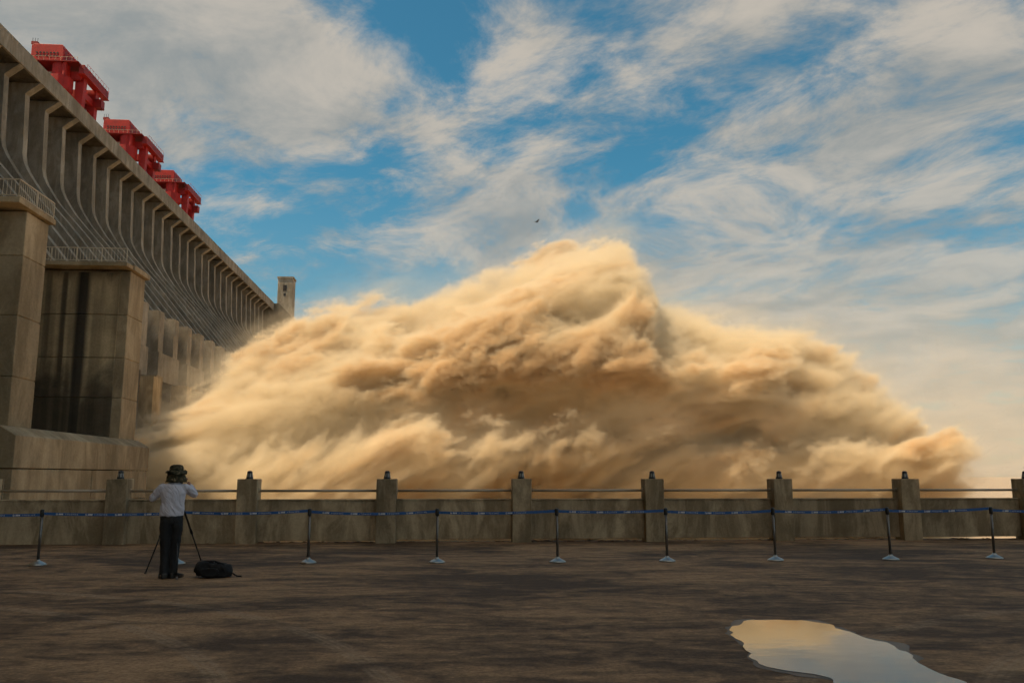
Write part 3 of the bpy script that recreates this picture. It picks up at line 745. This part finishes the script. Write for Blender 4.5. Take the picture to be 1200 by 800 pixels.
hp = [(.0, .122), (.055, .120), (.092, .106), (.106, .08), (.111, .04), (.114, .026), (.145, .010), (.170, -.016), (.167, -.024), (.145, .0), (.107, .018)]
rings = []
for r_, z_ in hp[1:]:
    rings.append([bm.verts.new((.03 + r_ * math.cos(2 * math.pi * i / n) * .98, .07 + r_ * math.sin(2 * math.pi * i / n) * 1.06, 1.655 + z_ + (.020 * math.sin(2 * math.pi * i / n * 2 + .6) + .013 * math.sin(2 * math.pi * i / n * 5) if r_ > .14 else 0) + .008 * noise.noise(Vector((r_ * 20, i * .6, 1))))) for i in range(n)])
c_ = bm.verts.new((.03, .07, 1.655 + .122))
for i in range(n): bm.faces.new((c_, rings[0][i], rings[0][(i + 1) % n]))
for a, b in zip(rings, rings[1:]):
    for i in range(n): bm.faces.new((a[i], b[i], b[(i + 1) % n], a[(i + 1) % n]))
obj('hat', bm, 'camo', person, smooth=True)
bm = bmesh.new(); rows = []
for k in range(6):
    z = 1.675 - k * .036; rr = .108 + .012 * k
    rows.append([bm.verts.new((.03 + (rr + .010 * math.sin(i * 1.7 + k)) * math.cos(math.pi * (1.02 + .96 * i / 14)) * 1.0, .06 + (rr * .95 + .010 * math.sin(i * 1.7 + k)) * math.sin(math.pi * (1.02 + .96 * i / 14)), z)) for i in range(15)])
for a, b in zip(rows, rows[1:]):
    for i in range(14): bm.faces.new((a[i], a[i + 1], b[i + 1], b[i]))
fl_ = obj('neck_flap', bm, 'camo', person, smooth=True); sd = fl_.modifiers.new('thick', 'SOLIDIFY'); sd.thickness = .006

# ------------------------------------------------------------------ tripod, camera, bag
fa, fb, fc = ground_at(170, 672), ground_at(237, 660.5), ground_at(207, 678.5)
yA = 14.15
apex = Vector(((208.5 - 600) / F * (yA * math.cos(PITCH) - .25 * math.sin(PITCH)), yA, 1.33))
tri = tag(empty('tripod', Vector((apex.x, apex.y, 0))), 'slim black tripod with splayed legs in front of the photographer', 'tripod')
loc = lambda p: Vector(p) - tri.location
for q in (fa, fb, fc):
    top_ = loc(apex) + (loc(q) - loc(apex)) * 0.02; mid = loc(apex).lerp(loc(q), .52); end = loc(q)
    bm = bmesh.new(); tube(bm, top_, mid, .017, n=10); lg = obj('leg', bm, 'black', tri, smooth=True)
    bm = bmesh.new(); tube(bm, mid, mid.lerp(end, .97), .0115, n=10); obj('lower_section', bm, 'black', lg, smooth=True)
    bm = bmesh.new(); tube(bm, mid - (end - mid) * .05, mid + (end - mid) * .05, .022, n=10); obj('leg_lock', bm, 'black', lg)
    bm = bmesh.new(); tube(bm, mid.lerp(end, .94), end + Vector((0, 0, .004)), .017, .019, n=10); obj('rubber_foot', bm, 'steel', lg)
bm = bmesh.new(); lathe(bm, [(.030, -.04), (.042, -.02), (.042, .02), (.030, .03), (.016, .035), (.016, .12), (.032, .125), (.032, .14)], 14, tuple(loc(apex))); obj('head', bm, 'black', tri)
cp = apex + Vector((0, 0, .14))
cm = tag(empty('camera_on_tripod', cp, person.rotation_euler.z), 'black camera on the tripod held to the face of the photographer', 'camera')
obj('body', bx(-.07, .07, -.035, .035, 0.0, .105), 'black', cm, bevel=.01)
obj('viewfinder', bx(-.03, .03, -.045, .03, .105, .135), 'black', cm, bevel=.008)
bm = bmesh.new(); tube(bm, (0, .035, .05), (0, .20, .05), .042, .048, n=18); obj('lens', bm, 'black', cm)
bm = bmesh.new(); tube(bm, (0, .20, .05), (0, .205, .05), .040, .040, n=18); obj('lens_glass', bm, 'lampglass', cm)

def b_bag(h, out, t):
    g = h.n('ShaderNodeTexCoord').outputs['Object']; f = h.noise(g, 9.0, 4, 0.6, 0.8)
    principled(h, out, t, (0.013, 0.012, 0.012), 0.8, bump=f, bstr=0.9, bdist=0.04, spec=0.3)
M['bag'] = mat('black_bag_fabric', b_bag)
BP = ground_at(250, 676.0)
bag = tag(empty('camera_bag', BP, 0.25), 'slumped black bag lying on the paving beside the tripod', 'bag')
bm = bmesh.new(); bmesh.ops.create_cube(bm, size=1); bmesh.ops.subdivide_edges(bm, edges=bm.edges, cuts=11, use_grid_fill=True)
for v in bm.verts:
    x, y, z = v.co * 2
    k = (1 - .28 * y * y - .2 * z * z, 1 - .3 * x * x - .2 * z * z, 1 - .35 * x * x - .25 * y * y)
    p = Vector((x * math.sqrt(k[0]) * .285, y * math.sqrt(k[1]) * .17, (z * math.sqrt(k[2]) + 0) * .125))
    n_ = noise.noise(p * 9) * .022 + noise.noise(p * 22) * .010
    p += Vector((n_, n_, n_ * 1.3)); p.z += .105 + .03 * (p.x < -.05) - .07 * max(0, p.x) ; p.z = max(p.z, 0.004 + 0.002 * (noise.noise(p * 30) + 1))
    v.co = p
obj('bag_body', bm, 'bag', bag, smooth=True)
bm = bmesh.new(); bmesh.ops.create_cube(bm, size=1); bmesh.ops.subdivide_edges(bm, edges=bm.edges, cuts=5, use_grid_fill=True)
for v in bm.verts:
    x, y, z = v.co * 2; v.co = Vector((x * .14 * (1 - .15 * z * z) - .05, y * .05 * (1 - .2 * x * x) - .165, z * .065 * (1 - .2 * x * x) + .095)) + Vector((0, noise.noise(v.co * 8) * .015, 0))
obj('front_pocket', bm, 'bag', bag, smooth=True)
bm = bmesh.new()
sp_ = [(-.20, -.05, .21), (-.10, -.09, .255), (.02, -.10, .255), (.12, -.08, .215), (.2, -.05, .165)]
for a, b in zip(sp_, sp_[1:]): tube(bm, a, b, .016, n=8)
obj('carry_strap', bm, 'bag', bag, smooth=True)
bm = bmesh.new()
sp_ = [(.24, -.03, .09), (.31, -.05, .05), (.36, -.06, .016), (.43, -.04, .012)]
for a, b in zip(sp_, sp_[1:]): tube(bm, a, b, .012, n=6)
obj('loose_strap', bm, 'bag', bag, smooth=True)
obj('grey_patch', bx(-.06, .07, -.06, .03, .222, .232), 'steel', bag, bevel=.004)

# ------------------------------------------------------------------ bird
def bird():
    d = Vector(((628.5 - CX) / F, math.cos(PITCH) - (CY - 260) / F * math.sin(PITCH), math.sin(PITCH) + (CY - 260) / F * math.cos(PITCH)))
    P = Vector((0, 0, EYE)) + d * 62.0
    r = tag(empty('bird', P, R(-60)), 'small dark bird flying against the clouds above the spray', 'bird')
    o = skin_mesh('body', [(0, -.16, 0), (0, -.06, 0), (0, .06, .0), (0, .13, .015), (0, .18, .01)], [(0, 1), (1, 2), (2, 3), (3, 4)], [(.035, .008), .03, .045, .028, .008], 'black', r, sub=1, root=2)
    for sx in (-1, 1):
        bm = bmesh.new(); q = [(sx * .02, .09, .01), (sx * .20, .11, .10), (sx * .40, .0, .13), (sx * .19, -.01, .085), (sx * .02, -.05, .0)]
        top_ = [bm.verts.new(p) for p in q]; bot = [bm.verts.new((p[0], p[1], p[2] - .012)) for p in q]
        bm.faces.new(top_); bm.faces.new(bot[::-1])
        for i in range(5): bm.faces.new((top_[i], top_[(i + 1) % 5], bot[(i + 1) % 5], bot[i]))
        obj('wing', bm, 'black', r)
bird()
# ------------------------------------------------------------------ spray thrown up by the sluices
class GN(NT):
    def __init__(s, name):
        s.g = bpy.data.node_groups.new(name, 'GeometryNodeTree'); super().__init__(s.g)
        s.g.interface.new_socket('Geometry', in_out='OUTPUT', socket_type='NodeSocketGeometry')
        s.g.interface.new_socket('Geometry', in_out='INPUT', socket_type='NodeSocketGeometry')
        s.out = s.n('NodeGroupOutput')
    def curve(s, x, pts, lo, hi):
        """piecewise-smooth function through pts, as a float curve over lo..hi"""
        zmin = min(p[1] for p in pts); zmax = max(p[1] for p in pts) - zmin
        nd = s.n('ShaderNodeFloatCurve', {'Value': s.m('DIVIDE', s.m('SUBTRACT', x, lo), hi - lo, clamp=True)})
        c = nd.mapping.curves[0]
        P = [((a - lo) / (hi - lo), (b - zmin) / zmax) for a, b in pts]
        pass; c.points[0].location = P[0]; c.points[1].location = P[-1]
        for p in P[1:-1]: c.points.new(*p)
        nd.mapping.update()
        return s.m('ADD', s.m('MULTIPLY', nd.outputs[0], zmax), zmin)

TOP = [(-8, 8), (5, 11.5), (15, 17.5), (27, 23.5), (40, 27), (52, 30), (62, 34), (72, 40), (82, 47), (91, 52), (95, 51), (99, 37), (110, 31.5), (122, 28), (134, 24), (143, 18.5), (150, 11), (157, 1), (163, -14), (172, -28)]
BX = (-84, 118, 148, 252, -14, 72)
def spray_field(h):
    pos = h.n('GeometryNodeInputPosition').outputs[0]
    x, y, z = h.sep(pos)
    # distance downstream of the piers' feet
    d = h.m('ADD', h.m('ADD', h.m('MULTIPLY', x, math.cos(PHI)), h.m('MULTIPLY', y, math.sin(PHI))), 57.0)
    # flow-aligned space: turbulence drawn out along the throw of the jets
    fl = h.n('ShaderNodeVectorRotate', {'Vector': pos, 'Angle': R(20)}, rotation_type='Y_AXIS').outputs[0]
    st = h.v('MULTIPLY', fl, (0.40, 1.0, 1.0))
    wcol = h.n('ShaderNodeTexNoise', {'Vector': st, 'Scale': 0.045, 'Detail': 2}).outputs['Color']
    wst = h.v('ADD', st, h.vs(h.v('SUBTRACT', wcol, (0.5, 0.5, 0.5)), 14.0))
    n1 = h.m('SUBTRACT', h.noise(wst, 0.040, 2, 0.5), 0.5)
    n2 = h.noise(wst, 0.10, 6, 0.60)
    bil = h.m('SUBTRACT', 1.0, h.m('MULTIPLY', 2.0, h.m('ABSOLUTE', h.m('SUBTRACT', n2, 0.5))))      # puffed-up billows with creases
    n3 = h.m('SUBTRACT', h.noise(h.v('ADD', wst, (40, 7, 3)), 0.26, 5, 0.68), 0.5)
    top = h.curve(h.m('ADD', d, h.m('MULTIPLY', n1, 20.0)), TOP, -8, 172)
    yy = h.m('DIVIDE', h.m('SUBTRACT', h.m('SUBTRACT', y, h.m('MULTIPLY', h.m('MAXIMUM', h.m('SUBTRACT', 22.0, z), 0.0), h.ss(d, 18.0, 75.0, 0.0, 0.8))), 216.0), 60.0)
    r4 = h.m('POWER', h.m('ABSOLUTE', yy), 3.4)
    sec = h.m('POWER', h.m('MAXIMUM', h.m('SUBTRACT', 1.0, r4), 0.0), 1 / 2.4)
    surf = h.m('ADD', h.m('MULTIPLY', h.m('MAXIMUM', top, 0.0), sec), h.m('MINIMUM', top, 0.0))
    f = h.m('SUBTRACT', surf, z)
    f = h.m('MINIMUM', f, h.m('MULTIPLY', h.m('SUBTRACT', 1.0, h.m('ABSOLUTE', yy)), 60.0))
    f = h.m('ADD', f, h.m('MULTIPLY', n1, 26.0))
    f = h.m('ADD', f, h.m('MULTIPLY', h.m('SUBTRACT', bil, 0.72), 27.0))
    f = h.m('ADD', f, h.m('MULTIPLY', n3, 17.0))
    n4 = h.noise(h.v('ADD', h.v('MULTIPLY', wst, (1.5, 1, 1)), (4, 17, 33)), 0.55, 4, 0.6)
    f = h.m('ADD', f, h.m('MULTIPLY', h.m('SUBTRACT', 0.30, h.m('ABSOLUTE', h.m('SUBTRACT', n4, 0.5))), 9.0))
    f = h.m('SUBTRACT', f, 1.9)
    clump = h.ss(h.noise(h.v('ADD', wst, (9, 21, 5)), 0.07, 4, 0.6), 0.46, 0.64)      # lumps of heavy muddy water among the fine spray
    return f, clump, d

def spray_object(name, res, want, m, vox=None):
    h = GN(name + '_field')
    f, z, d = spray_field(h)
    dens = h.m('MULTIPLY', h.ss(f, -0.4, 2.6), h.m('ADD', 0.45, h.m('MULTIPLY', z, 1.0)))
    if want == 'VOLUME':
        pos = h.n('GeometryNodeInputPosition').outputs[0]
        wisp = h.ss(h.noise(h.n('ShaderNodeVectorRotate', {'Vector': h.v('MULTIPLY', pos, (0.5, 1, 1)), 'Angle': R(20)}, rotation_type='Y_AXIS').outputs[0], 0.07, 4, 0.62), 0.40, 0.66)
        dens = h.m('ADD', dens, h.m('MULTIPLY', h.m('MULTIPLY', h.ss(f, -11.0, 1.5), wisp), 0.045)) if want == 'VOLUME' else f
    vc = h.n('GeometryNodeVolumeCube', {'Density': dens, 'Background': 0.0 if want == 'VOLUME' else -1.0, 'Min': (BX[0], BX[2], BX[4]), 'Max': (BX[1], BX[3], BX[5]),
        'Resolution X': int((BX[1] - BX[0]) / res), 'Resolution Y': int((BX[3] - BX[2]) / res), 'Resolution Z': int((BX[5] - BX[4]) / res)})
    g = vc.outputs[0]
    if want == 'MESH':
        g = h.n('GeometryNodeVolumeToMesh', {'Volume': g, 'Threshold': 4.0, 'Adaptivity': 0.0}).outputs[0]
        g = h.n('GeometryNodeSetShadeSmooth', {'Geometry': g}).outputs[0]
    g = h.n('GeometryNodeSetMaterial', {'Geometry': g, 'Material': m}).outputs[0]
    h.t.links.new(g, h.out.inputs[0])
    me = bpy.data.meshes.new(name); me.from_pydata([(BX[0], BX[2], BX[4])], [], [])
    o = bpy.data.objects.new(name, me); COL.objects.link(o); me.materials.append(m)
    md = o.modifiers.new('field', 'NODES'); md.node_group = h.g
    if want == 'MESH':
        dg = bpy.context.evaluated_depsgraph_get(); ev = o.evaluated_get(dg)
        me2 = bpy.data.meshes.new_from_object(ev); o.modifiers.clear(); o.data = me2; me2.name = name
        me2.materials.clear(); me2.materials.append(m)
        print('core tris', len(me2.polygons) * 2)
    return o

def b_sprayvol(h, out, t):
    a = h.n('ShaderNodeAttribute', attribute_name='density').outputs['Fac']
    v = h.n('ShaderNodeVolumePrincipled', {'Color': h.mix(h.lin(a, 0.42, 1.2), (0.968, 0.89, 0.735), (0.90, 0.735, 0.51)), 'Density': h.m('MULTIPLY', a, 0.95), 'Density Attribute': '', 'Anisotropy': 0.1})
    t.links.new(v.outputs[0], out.inputs['Volume'])
M['sprayvol'] = mat('spray_air', b_sprayvol)
def b_core(h, out, t):
    g = h.n('ShaderNodeNewGeometry').outputs['Position']
    n = h.noise(g, 0.5, 8, 0.62)
    principled(h, out, t, h.mix(h.ss(n, 0.3, 0.7), (0.66, 0.50, 0.32), (0.84, 0.70, 0.49)), 1.0, bump=n, bstr=0.5, bdist=0.6, spec=0.0)
M['core'] = mat('muddy_white_water', b_core)
core = spray_object('water_spray', SPR_RES if 'SPR_RES' in globals() else 1.0, 'MESH', M['core'])
tag(core, 'towering muddy golden plume of spray bursting from the dam sluices', 'spray', kind='stuff')
vol = spray_object('mist_veil', 0.43, 'VOLUME', M['sprayvol']); vol.parent = core
tag(vol, kind='stuff')

# thin mist drifting downstream of the plume
def b_drift(h, out, t):
    a = h.n('ShaderNodeAttribute', attribute_name='density').outputs['Fac']
    v = h.n('ShaderNodeVolumePrincipled', {'Color': (0.965, 0.90, 0.80, 1), 'Density': h.m('MULTIPLY', a, 0.008), 'Density Attribute': '', 'Anisotropy': 0.2})
    t.links.new(v.outputs[0], out.inputs['Volume'])
M['drift'] = mat('drifting_mist_air', b_drift)
def drift():
    h = GN('drift_field'); pos = h.n('GeometryNodeInputPosition').outputs[0]; x, y, z = h.sep(pos)
    e = h.v('MULTIPLY', h.v('SUBTRACT', pos, (135.0, 255.0, -6.0)), (1 / 125.0, 1 / 105.0, 1 / 78.0))
    n = h.noise(pos, 0.022, 5, 0.6, 0.5)
    e2 = h.v('MULTIPLY', h.v('SUBTRACT', pos, (25.0, 215.0, 0.0)), (1 / 105.0, 1 / 66.0, 1 / 74.0))
    d1 = h.m('SUBTRACT', 1.0, h.v('LENGTH', e)); d2 = h.m('SUBTRACT', 1.0, h.v('LENGTH', e2))
    f = h.m('ADD', h.m('MAXIMUM', d1, d2), h.m('MULTIPLY', h.m('SUBTRACT', n, 0.5), 0.9))
    vc = h.n('GeometryNodeVolumeCube', {'Density': h.ss(f, 0.0, 0.7), 'Background': 0.0, 'Min': (-90, 146, RIVER + 0.2), 'Max': (290, 390, 100), 'Resolution X': 95, 'Resolution Y': 61, 'Resolution Z': 29})
    g = h.n('GeometryNodeSetMaterial', {'Geometry': vc.outputs[0], 'Material': M['drift']}).outputs[0]; h.t.links.new(g, h.out.inputs[0])
    me = bpy.data.meshes.new('drifting_mist'); me.from_pydata([(100, 250, 0)], [], []); me.materials.append(M['drift'])
    o = bpy.data.objects.new('drifting_mist', me); COL.objects.link(o); o.modifiers.new('field', 'NODES').node_group = h.g
    tag(o, 'thin beige mist drifting to the right of the golden plume', 'mist', kind='stuff')
drift()
